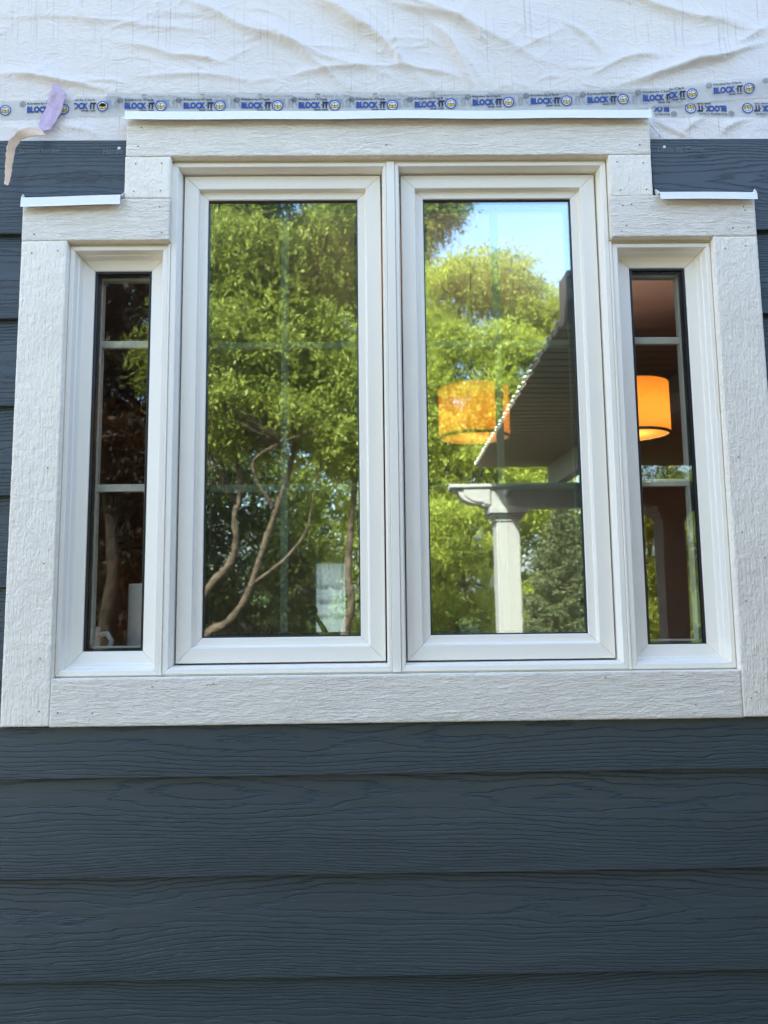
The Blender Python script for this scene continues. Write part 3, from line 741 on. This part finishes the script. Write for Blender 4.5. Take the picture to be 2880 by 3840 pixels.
# ------------------------------------------------------------------ the room behind
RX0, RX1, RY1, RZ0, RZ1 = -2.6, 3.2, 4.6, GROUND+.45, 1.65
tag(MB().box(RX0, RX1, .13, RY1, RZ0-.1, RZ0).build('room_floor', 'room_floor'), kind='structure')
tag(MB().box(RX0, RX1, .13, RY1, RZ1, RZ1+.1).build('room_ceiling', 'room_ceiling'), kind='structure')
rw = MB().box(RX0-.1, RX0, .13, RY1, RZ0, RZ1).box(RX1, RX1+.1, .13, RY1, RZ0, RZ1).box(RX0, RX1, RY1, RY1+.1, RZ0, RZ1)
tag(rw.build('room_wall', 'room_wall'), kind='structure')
MB().box(XC-OX-.02, XC+OX+.02, .062, .36, -.20, -.160).build('window_stool', 'vinyl_inner'); tag(bpy.data.objects['window_stool'], 'deep inside window ledge carrying mug and paper roll', 'window ledge')

def pendant(label, x, y, zb):
    p = empty('pendant_lamp', (x, y, zb), label, 'lamp', 'orange drum pendant lamps indoors')
    r = .174; h = .25
    MB().lathe([(r, .012), (r, h)], (x, y, zb), 48).build('shade', 'shade', p, True)
    MB().lathe([(r+.0015, 0), (r+.0015, .013), (r-.006, .013), (r-.006, 0), (r+.0015, 0)], (x, y, zb), 48).build('bottom_rim', 'black_metal', p, True)
    MB().lathe([(.0001, .014), (r-.006, .014)], (x, y, zb), 48).build('diffuser', 'diffuser', p, True)
    MB().tube([(x, y, zb+h-.04), (x, y, RZ1-.002)], .003, 8).build('rod', 'black_metal', p, True)
    l = bpy.data.lights.new('bulb', 'POINT'); l.energy = 2.1; l.color = (1, .88, .74); l.shadow_soft_size = .03
    lo = bpy.data.objects.new('bulb', l); link(lo, p); lo.location = (0, 0, h*.42)
pendant('orange drum pendant seen through the right casement behind reflections', .495, 2.10, .735)
pendant('bright orange drum pendant seen through the narrow right window', 1.243, 2.00, .720)

# kitchen things seen dimly
cab = empty('wall_cabinet', (-1.3, 4.2, .35), 'dim brown wall cabinet deep inside behind the left casement', 'cabinet')
MB().box(-1.9, -.75, 4.2, 4.59, .35, 1.0).build('cabinet_box', 'cabinet', cab, bevel=.004)
for i in range(3):
    MB().box(-1.885+i*.38, -1.885+i*.38+.365, 4.18, 4.199, .36, .99).build('cabinet_door', 'cabinet', cab, bevel=.003)
cw = empty('room_window', (-.37, 4.5, -.40), 'small curtained window across the room, low in the left casement', 'window')
MB().box(-.485, -.255, 4.575, 4.597, -.40, .22).build('window_glass', 'glowing_glass', cw)
frame_pieces(cw, (-.53, -.21, -.45, .27), (1, 1, 1, 1), [(0, 4.55), (0, 4.59), (.045, 4.59), (.045, 4.55)], 'vinyl_inner', ('casing',)*4)
n = 40
for q, (zt, zl) in enumerate(((.225, .03), (.05, -.09), (-.07, -.21), (-.19, -.40))):
    cv = []
    for j in range(5):
        f = j/4
        for i in range(n):
            x = -.482+.224*i/(n-1); cv.append((x, 4.520+.012*q-.006*math.sin(i*.5), zt+(zl-zt)*f-(.022*abs(math.sin(math.pi*i/(n-1)*2)) if j == 4 else 0)))
    o = mesh('shade_tier', cv, [(j*n+i, j*n+i+1, (j+1)*n+i+1, (j+1)*n+i) for j in range(4) for i in range(n-1)], 'curtain', cw, True)
hood = empty('range_hood', (-.4, 4.3, .53), 'pale boxy hood dimly seen above the curtained window', 'hood')
MB().box(-.52, -.26, 4.25, 4.59, .56, .80).build('hood_box', 'curtain', hood, bevel=.004)
MB().box(-.54, -.24, 4.23, 4.59, .53, .559).build('hood_lip', 'curtain', hood, bevel=.003)
# paper roll and mug on the ledge
pr_ = empty('paper_towel_roll', (-.481, .16, -.1598), 'white paper towel roll on the ledge behind the narrow left window', 'paper roll')
MB().lathe([(.018, 0), (.048, 0), (.0495, .004), (.0495, .176), (.048, .18), (.018, .18), (.018, 0)], (-.481, .175, -.1598), 32).build('roll', 'paper', pr_, True)
MB().lathe([(.0175, .0), (.0175, .1795), (.015, .1795), (.015, 0)], (-.481, .175, -.1598), 16).build('core', 'peach', pr_, True)
mg = empty('mug', (-.60, .14, -.1598), 'white mug with its handle showing at the foot of the narrow left window', 'mug')
MB().lathe([(.0001, 0), (.036, 0), (.040, .006), (.041, .090), (.038, .090), (.037, .008), (.0001, .006)], (-.620, .140, -.1598), 28).build('cup', 'ceramic', mg, True)
MB().tube([(-.582, .135, -.085), (-.560, .132, -.083), (-.551, .131, -.098), (-.556, .131, -.122), (-.583, .135, -.132)], .0058, 8).build('handle', 'ceramic', mg, True)

# ------------------------------------------------------------------ porch behind the camera (seen mirrored)
YB, ZB0, ZB1 = -4.81, .70, .905
porch = empty('porch', (.9, YB, GROUND), 'white porch columns, scroll-ended beam and boarded ceiling mirrored in the right casement', 'porch')
def column(x):
    c = empty_child('column', porch); hw = .098
    MB().box(x-hw, x+hw, YB-hw, YB+hw, GROUND+.16, ZB0-.12).build('shaft', 'porch_white', c, bevel=.006)
    for z0, z1, e in ((ZB0-.12, ZB0-.10, .012), (ZB0-.099, ZB0-.078, .022), (ZB0-.077, ZB0-.055, .042), (ZB0-.054, ZB0-.001, .062)):
        MB().box(x-hw-e, x+hw+e, YB-hw-e, YB+hw+e, z0, z1).build('capital', 'porch_white', c, bevel=.006)
    MB().box(x-hw-.04, x+hw+.04, YB-hw-.04, YB+hw+.04, GROUND, GROUND+.159).build('plinth', 'porch_white', c, bevel=.006)
column(1.145); column(2.58)
# beam with a scrolled end: outline in x-z, pushed along y
out = [(3.9, ZB0), (1.02, ZB0), (1.0, ZB0+.004), (.935, ZB0+.012), (.92, ZB0+.03)]
for i in range(9):
    a = math.pi/2*i/8; out.append((.92-.19*math.sin(a), ZB0+.03+.115*(1-math.cos(a))))
out += [(.69, ZB0+.150), (.69, ZB0+.165), (.655, ZB0+.170), (.655, ZB1), (3.9, ZB1)]
MB().prism(out, 1, YB-.09, YB+.09).build('beam', 'porch_white', porch, bevel=.004)
inn = [(1.0, ZB0+.02), (.945, ZB0+.028)]
for i in range(9):
    a = math.pi/2*i/8; inn.append((.945-.17*math.sin(a), ZB0+.042+.10*(1-math.cos(a))))
inn += [(.76, ZB1-.03), (1.0, ZB1-.03)]
MB().prism(inn, 1, YB+.0901, YB+.105).build('scroll_panel', 'porch_white', porch, bevel=.005)
MB().box(.645, 3.9, YB+.0901, YB+.125, ZB1-.028, ZB1+.002).build('crown_strip', 'porch_white', porch, bevel=.006)
lf = empty_child('flood_light', porch)
MB().tube([(1.14, YB+.09, .84), (1.14, YB+.13, .84), (1.135, YB+.15, .825)], .016, 10).build('lamp_arm', 'porch_white', lf, True)
MB().tube([(1.135, YB+.145, .835), (1.13, YB+.17, .82), (1.125, YB+.20, .80)], [.018, .028, .034], 14).build('lamp_head', 'porch_white', lf, True)
YF, YN, ZS = -5.0, -1.42, 1.10
for x in (1.61, 3.0): MB().box(x-.045, x+.045, YF+.03, YN-.05, ZB1+.001, ZS-.001).build('joist', 'porch_white', porch, bevel=.004)
nb = 36; bw = (YN-YF)/nb
for i in range(nb):
    y0 = YF+i*bw; e = .007 if i % 2 else 0.0; XS = .92-.13*(y0-YF)/(YN-YF)
    MB().prism([(y0+.009, ZS), (y0+bw-.009, ZS), (y0+bw-.001, ZS+.012), (y0+bw-.001, ZS+.02), (y0+.001, ZS+.02), (y0+.001, ZS+.012)], 0, XS-e-.003*random.random(), 3.9).build('ceiling_board', 'soffit_board', porch)
    # white tabs added to stand in for dots of light along the eave
    MB().box(XS-.014-e, XS-.002-e, y0+.02, y0+bw*.5, ZS+.0205, ZS+.0275).build('glint_tab', 'flashing', porch)
MB().prism([(.945, YF), (.815, YN), (3.9, YN), (3.9, YF)], 2, ZS+.028, ZS+.06).build('roof_deck', 'gutter', porch)
MB().prism([(YN+.002, ZS-.03), (YN+.06, ZS-.03), (YN+.075, ZS+.01), (YN+.105, ZS+.05), (YN+.115, ZS+.135), (YN+.13, ZS+.14), (YN+.13, ZS+.165), (YN+.002, ZS+.165)], 0, .775, 3.9).build('gutter', 'gutter', porch, bevel=.003)
wing = empty('house_wing', (3.9, -3, GROUND), 'dark brown sided wing behind the porch, dim in the narrow right window', 'wing wall')
MB().box(3.95, 4.15, -6.0, -.02, GROUND, 1.09).build('wing_wall', 'brown_siding', wing)
for i in range(16):
    z = GROUND+.05+i*.175
    if z < 1.0: MB().prism([(3.95, z), (3.925, z), (3.945, z+.18), (3.95, z+.18)], 1, -6.0, -.02).v
    if z+.17 < 1.09:
        mb = MB(); mb.prism([(3.949, z), (3.93, z), (3.944, z+.17), (3.949, z+.17)], 1, -5.99, -.03); mb.build('wing_board', 'brown_siding', wing)

# ------------------------------------------------------------------ trees
def tubes_np(paths):
    mb = MB()
    for p, r, n in paths: mb.tube(p, r, n)
    return mb
def sprays(centers, radii, nspray, nleaf, frond, leaf, droop, wid=.19):
    """leaf quads of many drooping fronds scattered through sub-crowns"""
    k = len(centers); pick = rng.integers(0, k, nspray); c = centers[pick]; r = radii[pick]
    d = rng.normal(size=(nspray, 3)); d /= np.linalg.norm(d, axis=1)[:, None]
    o = c+d*np.array([1.15, 1.15, .55])*(r*rng.random(nspray)**.5)[:, None]
    g = d*.7+rng.normal(size=(nspray, 3))*.55; g[:, 2] -= droop; g /= np.linalg.norm(g, axis=1)[:, None]
    side = np.cross(g, rng.normal(size=(nspray, 3))); side /= np.linalg.norm(side, axis=1)[:, None]
    t = np.linspace(.05, 1, nleaf)[None, :, None]; L = frond*(.6+.8*rng.random(nspray))[:, None, None]
    pos = o[:, None]+g[:, None]*t*L; pos[..., 2] -= (t[..., 0]**2)*L[..., 0]*droop*.6
    sgn = np.where(np.arange(nleaf) % 2 == 0, 1, -1)[None, :, None]
    ld = g[:, None]*.55+side[:, None]*sgn+rng.normal(size=(nspray, nleaf, 3))*.28; ld /= np.linalg.norm(ld, axis=2)[..., None]
    nrm = np.cross(ld, rng.normal(size=ld.shape)*.6+np.cross(g, side)[:, None]*0+np.array([0, 0, 1.0])); nrm /= np.linalg.norm(nrm, axis=2)[..., None]+1e-9
    s = leaf*(.45+1.1*rng.random((nspray, nleaf, 1))**1.5)*(.7+.6*rng.random((nspray, 1, 1)))
    b = pos; tip = pos+ld*s; mid = pos+ld*s*.5; w = nrm*s*wid
    V = np.stack([b, mid+w, tip, mid-w], 2).reshape(-1, 3)
    return V
def tree(name, label, base, stems, blobs, nsub, nspray, nleaf, frond, leaf, mat, droop=.35, bark='bark', sub=(.26, .42), group=None, limbs=True, seed=1):
    global rng
    rng = np.random.default_rng(seed)
    root = empty(name, (base[0], base[1], GROUND), label, 'tree', group)
    paths = []
    for pts, r0, r1 in stems:
        n = len(pts); P = []
        m = 5*(n-1)+1; tt = np.linspace(0, n-1, m); A = np.array(pts, float)
        for t in tt:
            i = min(int(t), n-2); f = t-i
            p0, p1, p2, p3 = A[max(i-1, 0)], A[i], A[i+1], A[min(i+2, n-1)]
            P.append(.5*((2*p1)+(-p0+p2)*f+(2*p0-5*p1+4*p2-p3)*f*f+(-p0+3*p1-3*p2+p3)*f**3))
        paths.append((P, [(r0+(r1-r0)*(i/(m-1)))*(.50+.06*math.sin(i*1.7)+.09*rng.random()) for i in range(m)], 9))
    C = []; R = []
    per = nsub
    for (cx, cy, cz, rx, ry, rz) in blobs:
        d = rng.normal(size=(per, 3)); d /= np.linalg.norm(d, axis=1)[:, None]
        rr = (.35+.65*rng.random(per)**.6)[:, None]
        c = np.array([cx, cy, cz])+d*rr*np.array([rx, ry, rz]); C.append(c)
        R.append((sub[0]+(sub[1]-sub[0])*rng.random(per))*min(rx, ry, rz))
    C = np.concatenate(C); R = np.concatenate(R)
    if limbs:
        tips = [np.array(p[0][-1]) for p in paths]+[np.array(p[0][len(p[0])*2//3]) for p in paths]
        for c in C[::2]:
            t0 = min(tips, key=lambda q: np.linalg.norm(q-c)); m = (t0+c)/2+np.array([0, 0, .12*np.linalg.norm(c-t0)])+rng.normal(size=3)*.12
            paths.append(([t0, m, c], [.035, .022, .008], 5))
    mb = tubes_np(paths); mb.build('trunk', bark, root, True)
    V = sprays(C, R, nspray, nleaf, frond, leaf, droop)
    bigmesh('crown', V, np.arange(len(V)).reshape(-1, 4), mat, root)
    return root
G0 = GROUND
TG = 'trees mirrored in the glass'
# nearest tree on the left: several curved stems, feathery crown
tree('locust_tree', 'feathery multi-stemmed tree with curved brown trunks mirrored in the left casement', (-2.3, -8.8),
     [([(-2.62, -8.8, G0), (-2.5, -8.8, -.95), (-2.36, -8.8, -.56), (-2.06, -8.75, -.41), (-1.79, -8.7, -.03), (-1.59, -8.7, .57), (-1.42, -8.75, 1.14), (-1.21, -8.8, 1.79), (-1.10, -8.9, 2.6), (-.9, -9, 4.4)], .125, .05),
      ([(-2.7, -9, G0), (-2.62, -8.9, -.5), (-2.36, -8.8, .05), (-2.07, -8.8, .4), (-1.98, -8.8, .72), (-2.0, -8.8, 1.09), (-1.95, -8.9, 1.56), (-2.1, -9, 3.2), (-2.4, -9, 4.6)], .125, .05),
      ([(-1.72, -8.7, .12), (-1.33, -8.6, .39), (-1.08, -8.6, .67), (-.95, -8.6, .89), (-.9, -8.6, 1.12), (-.7, -8.6, 2.2)], .05, .022),
      ([(-1.42, -8.75, 1.14), (-1.7, -8.5, 1.75), (-1.3, -8.4, 2.05), (-.7, -8.4, 2.25)], .05, .03),
      ([(-.46, -9.0, G0), (-.44, -8.9, -.63), (-.34, -8.8, -.19), (-.39, -8.9, .35), (-.3, -9.1, 1.5), (-.2, -9.2, 3.0)], .13, .06)],
     [(-1.4, -8.9, 3.0, 1.3, 1.0, .75), (-2.15, -8.8, 3.6, .95, 1.2, 1.2), (-.5, -9.2, 3.5, .9, 1.1, 1.1), (-1.5, -9.2, 4.7, 1.5, 1.3, 1.0), (-2.1, -8.8, 5.6, 1.0, 1.3, 1.0), (-.7, -9.2, 5.5, 1.0, 1.3, 1.2), (-2.45, -8.7, 2.5, .5, .5, .3), (-.35, -8.9, 2.2, .4, .5, .3)],
     26, 26000, 15, .30, .066, 'leaf_locust', .55, group=TG, seed=4)
tree('bright_tree', 'sunlit yellow-green tree against blue sky mirrored in the right casement', (3.2, -18.5),
     [([(3.0, -18.5, G0), (3.1, -18.5, 1.5), (3.3, -18.4, 4.84), (3.51, -18.4, 5.5), (3.74, -18.4, 6.6), (4.1, -18.4, 7.8), (4.3, -18.4, 8.6)], .26, .06), ([(3.3, -18.4, 4.6), (2.7, -18.3, 6.2), (2.4, -18.4, 8.4)], .13, .04), ([(3.4, -18.4, 5.2), (4.3, -18.1, 5.9), (5.0, -18.2, 6.3)], .10, .03)],
     [(3.6, -17.6, 6.7, .9, .7, .8), (3.3, -17.7, 5.2, .8, .7, .7), (2.2, -18.4, 8.5, 1.1, 1.2, 1.3), (3.3, -18.5, 9.0, 1.1, 1.2, .95), (4.3, -18.4, 8.6, .9, 1.0, .95), (4.9, -18.4, 7.5, .75, .9, .8), (2.3, -18.3, 6.3, 1.1, 1.2, 1.0), (5.0, -18.3, 5.9, .9, 1.0, .55), (4.4, -18.2, 4.6, 1.2, 1.2, .8), (2.1, -18.2, 4.2, 1.2, 1.2, 1.0), (3.3, -18.3, 3.4, 1.3, 1.2, .9), (4.6, -18.6, 2.8, 1.3, 1.2, .9), (1.7, -18.6, 2.3, 1.2, 1.2, .8)],
     20, 21000, 13, .42, .085, 'leaf_bright', .4, 'bark_dark', group=TG, seed=7)
tree('small_tree', 'round yellow-green small tree beside the porch column mirrored low', (3.0, -12.5),
     [([(3.0, -12.5, G0), (3.0, -12.5, -.8), (3.05, -12.5, .1)], .06, .03)], [(3.02, -12.5, -.25, .42, .5, .5), (2.95, -12.4, -.95, .55, .6, .5)], 22, 2000, 12, .22, .075, 'leaf_bright', .3, group=TG, seed=9)
tree('low_tree', 'low green tree with dark forked trunk left of the porch column', (1.8, -15.5),
     [([(1.9, -15.5, G0), (1.88, -15.4, -.6), (1.87, -15.4, -.2), (2.04, -15.4, .3), (2.1, -15.4, .9)], .11, .05), ([(1.87, -15.4, -.2), (1.6, -15.3, .5)], .06, .03)],
     [(1.4, -15.4, 1.0, .7, .7, .6), (2.5, -15.5, .9, .6, .7, .7), (1.35, -15.3, -.3, .5, .6, .5), (2.6, -15.3, -.4, .6, .7, .6), (2.0, -15.6, 1.9, 1.0, .9, .5)], 20, 5000, 12, .30, .075, 'leaf_bright', .4, 'bark_dark', group=TG, seed=12)
tree('near_green_tree', 'darker green tree along the left edge of the right casement', (1.17, -21),
     [([(.95, -21, G0), (1.1, -21, 3), (1.25, -21, 7.5), (1.4, -21, 11)], .28, .08)], [(1.15, -21, 11.8, 1.45, 1.5, 1.9), (1.3, -21, 8.7, 1.3, 1.5, 1.7), (1.15, -21, 5.7, 1.45, 1.5, 1.6), (1.0, -21, 3.0, 1.4, 1.5, 1.4), (2.3, -21, 12.8, .8, .9, .6)], 24, 9500, 14, .55, .115, 'leaf_locust', .5, 'bark_dark', group=TG, seed=14)
DK = [(-6.7, -14, 'leaf_copper', 9, 'tree with shade painted into its leaves, mirrored in the narrow left window'), (-5.2, -17, 'leaf_dark', 11, 'shaded tree behind the curved trunks, mirrored left'), (-8.9, -20, 'leaf_dark', 12, 'tall dark tree far left in the mirrored wood'),
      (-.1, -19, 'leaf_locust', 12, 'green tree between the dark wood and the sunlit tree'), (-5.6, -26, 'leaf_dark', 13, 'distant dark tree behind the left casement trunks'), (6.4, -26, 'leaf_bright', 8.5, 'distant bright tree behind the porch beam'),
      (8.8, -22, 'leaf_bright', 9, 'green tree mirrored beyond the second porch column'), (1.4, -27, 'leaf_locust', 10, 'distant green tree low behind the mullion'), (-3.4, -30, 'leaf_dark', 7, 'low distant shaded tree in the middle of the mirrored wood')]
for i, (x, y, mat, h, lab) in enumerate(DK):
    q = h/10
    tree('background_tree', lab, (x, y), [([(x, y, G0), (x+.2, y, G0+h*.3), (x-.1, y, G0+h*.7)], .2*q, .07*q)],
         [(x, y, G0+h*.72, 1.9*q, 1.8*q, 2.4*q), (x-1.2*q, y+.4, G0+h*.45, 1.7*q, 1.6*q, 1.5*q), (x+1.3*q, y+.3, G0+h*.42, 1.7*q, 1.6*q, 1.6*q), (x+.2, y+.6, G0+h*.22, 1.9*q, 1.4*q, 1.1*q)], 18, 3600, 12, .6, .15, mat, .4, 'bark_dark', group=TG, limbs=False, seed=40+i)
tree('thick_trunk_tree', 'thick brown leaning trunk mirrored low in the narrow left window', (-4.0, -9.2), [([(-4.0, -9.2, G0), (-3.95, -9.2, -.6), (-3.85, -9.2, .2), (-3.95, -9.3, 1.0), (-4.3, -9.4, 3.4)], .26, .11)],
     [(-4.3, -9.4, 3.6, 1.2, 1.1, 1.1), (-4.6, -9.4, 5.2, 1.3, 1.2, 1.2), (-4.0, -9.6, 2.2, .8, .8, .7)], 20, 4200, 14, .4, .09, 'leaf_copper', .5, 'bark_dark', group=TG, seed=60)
def shrub(x, y, r, mat, lab, seed):
    global rng
    rng = np.random.default_rng(seed); root = empty('shrub', (x, y, GROUND), lab, 'shrub', 'undergrowth shrubs')
    C = np.array([(x+r*.75*rng.normal()*.5, y+r*.6*rng.normal()*.5, GROUND+r*(.25+.7*rng.random())) for _ in range(14)])
    V = sprays(C, np.full(14, r*.42), 900, 10, .3, .11, .2); bigmesh('foliage', V, np.arange(len(V)).reshape(-1, 4), mat, root)
    MB().tube([(x, y, GROUND), (x+.05, y, GROUND+r*.8)], [.04, .015], 6).build('stem', 'bark_dark', root)
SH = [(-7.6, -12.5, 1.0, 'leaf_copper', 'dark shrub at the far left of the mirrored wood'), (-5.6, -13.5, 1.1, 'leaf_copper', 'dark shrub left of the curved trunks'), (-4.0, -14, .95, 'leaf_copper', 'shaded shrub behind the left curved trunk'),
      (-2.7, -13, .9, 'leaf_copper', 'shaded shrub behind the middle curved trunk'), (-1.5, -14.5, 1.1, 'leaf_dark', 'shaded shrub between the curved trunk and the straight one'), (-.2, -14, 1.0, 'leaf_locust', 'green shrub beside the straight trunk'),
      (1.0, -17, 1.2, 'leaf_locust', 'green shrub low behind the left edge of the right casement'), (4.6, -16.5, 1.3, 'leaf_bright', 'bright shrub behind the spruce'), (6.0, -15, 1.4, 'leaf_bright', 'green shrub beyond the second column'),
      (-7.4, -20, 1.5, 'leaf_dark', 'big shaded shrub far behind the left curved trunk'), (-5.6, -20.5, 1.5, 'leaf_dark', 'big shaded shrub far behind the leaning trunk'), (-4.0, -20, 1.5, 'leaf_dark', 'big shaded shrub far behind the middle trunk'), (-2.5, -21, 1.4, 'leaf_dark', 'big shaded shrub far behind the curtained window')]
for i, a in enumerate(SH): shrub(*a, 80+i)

def spruce(base, h, rad, label):
    r = np.random.default_rng(3); root = empty('spruce_tree', (base[0], base[1], GROUND), label, 'tree', 'trees mirrored in the glass')
    MB().tube([(base[0], base[1], GROUND), (base[0], base[1], GROUND+h*.5), (base[0], base[1], GROUND+h)], [.07, .045, .008], 8).build('trunk', 'bark_dark', root, True)
    O = []; D = []
    for k in range(260):
        t = (k+.5)/260; z = GROUND+.15+(h-.15)*t; L = rad*(1-t)**.85*(.75+.5*r.random())+.05; a = k*2.39996+r.normal()*.2
        dv = np.array([math.cos(a), math.sin(a), -.15+.55*t]); 
        m = max(8, int(L*70))
        s = np.sqrt(np.linspace(.02, 1, m)); p = np.array([base[0], base[1], z])+dv*s[:, None]*L; p[:, 2] += .10*L*s**2
        lat = np.cross(dv, [0, 0, 1.0]); lat /= np.linalg.norm(lat)
        off = (r.random(m)-.5)*.55*L*(1-s*.6); p += lat*off[:, None]; d = dv*.8+lat*np.sign(off)[:, None]*.5
        O.append(p); D.append(np.broadcast_to(d, p.shape))
    O = np.repeat(np.concatenate(O), 7, 0); D = np.repeat(np.concatenate(D), 7, 0)
    d = D+r.normal(size=O.shape)*.55; d /= np.linalg.norm(d, axis=1)[:, None]; O = O+r.normal(size=O.shape)*.018
    w = np.cross(d, r.normal(size=O.shape)); w /= np.linalg.norm(w, axis=1)[:, None]; s = .06*(.7+.6*r.random((len(O), 1)))
    V = np.stack([O, O+d*s*.5+w*s*.14, O+d*s, O+d*s*.5-w*s*.14], 1).reshape(-1, 3)
    bigmesh('crown', V, np.arange(len(V)).reshape(-1, 4), 'needle', root)
spruce((3.21, -10.8), 3.13, .95, 'grey-green young spruce right of the porch column, mirrored low')
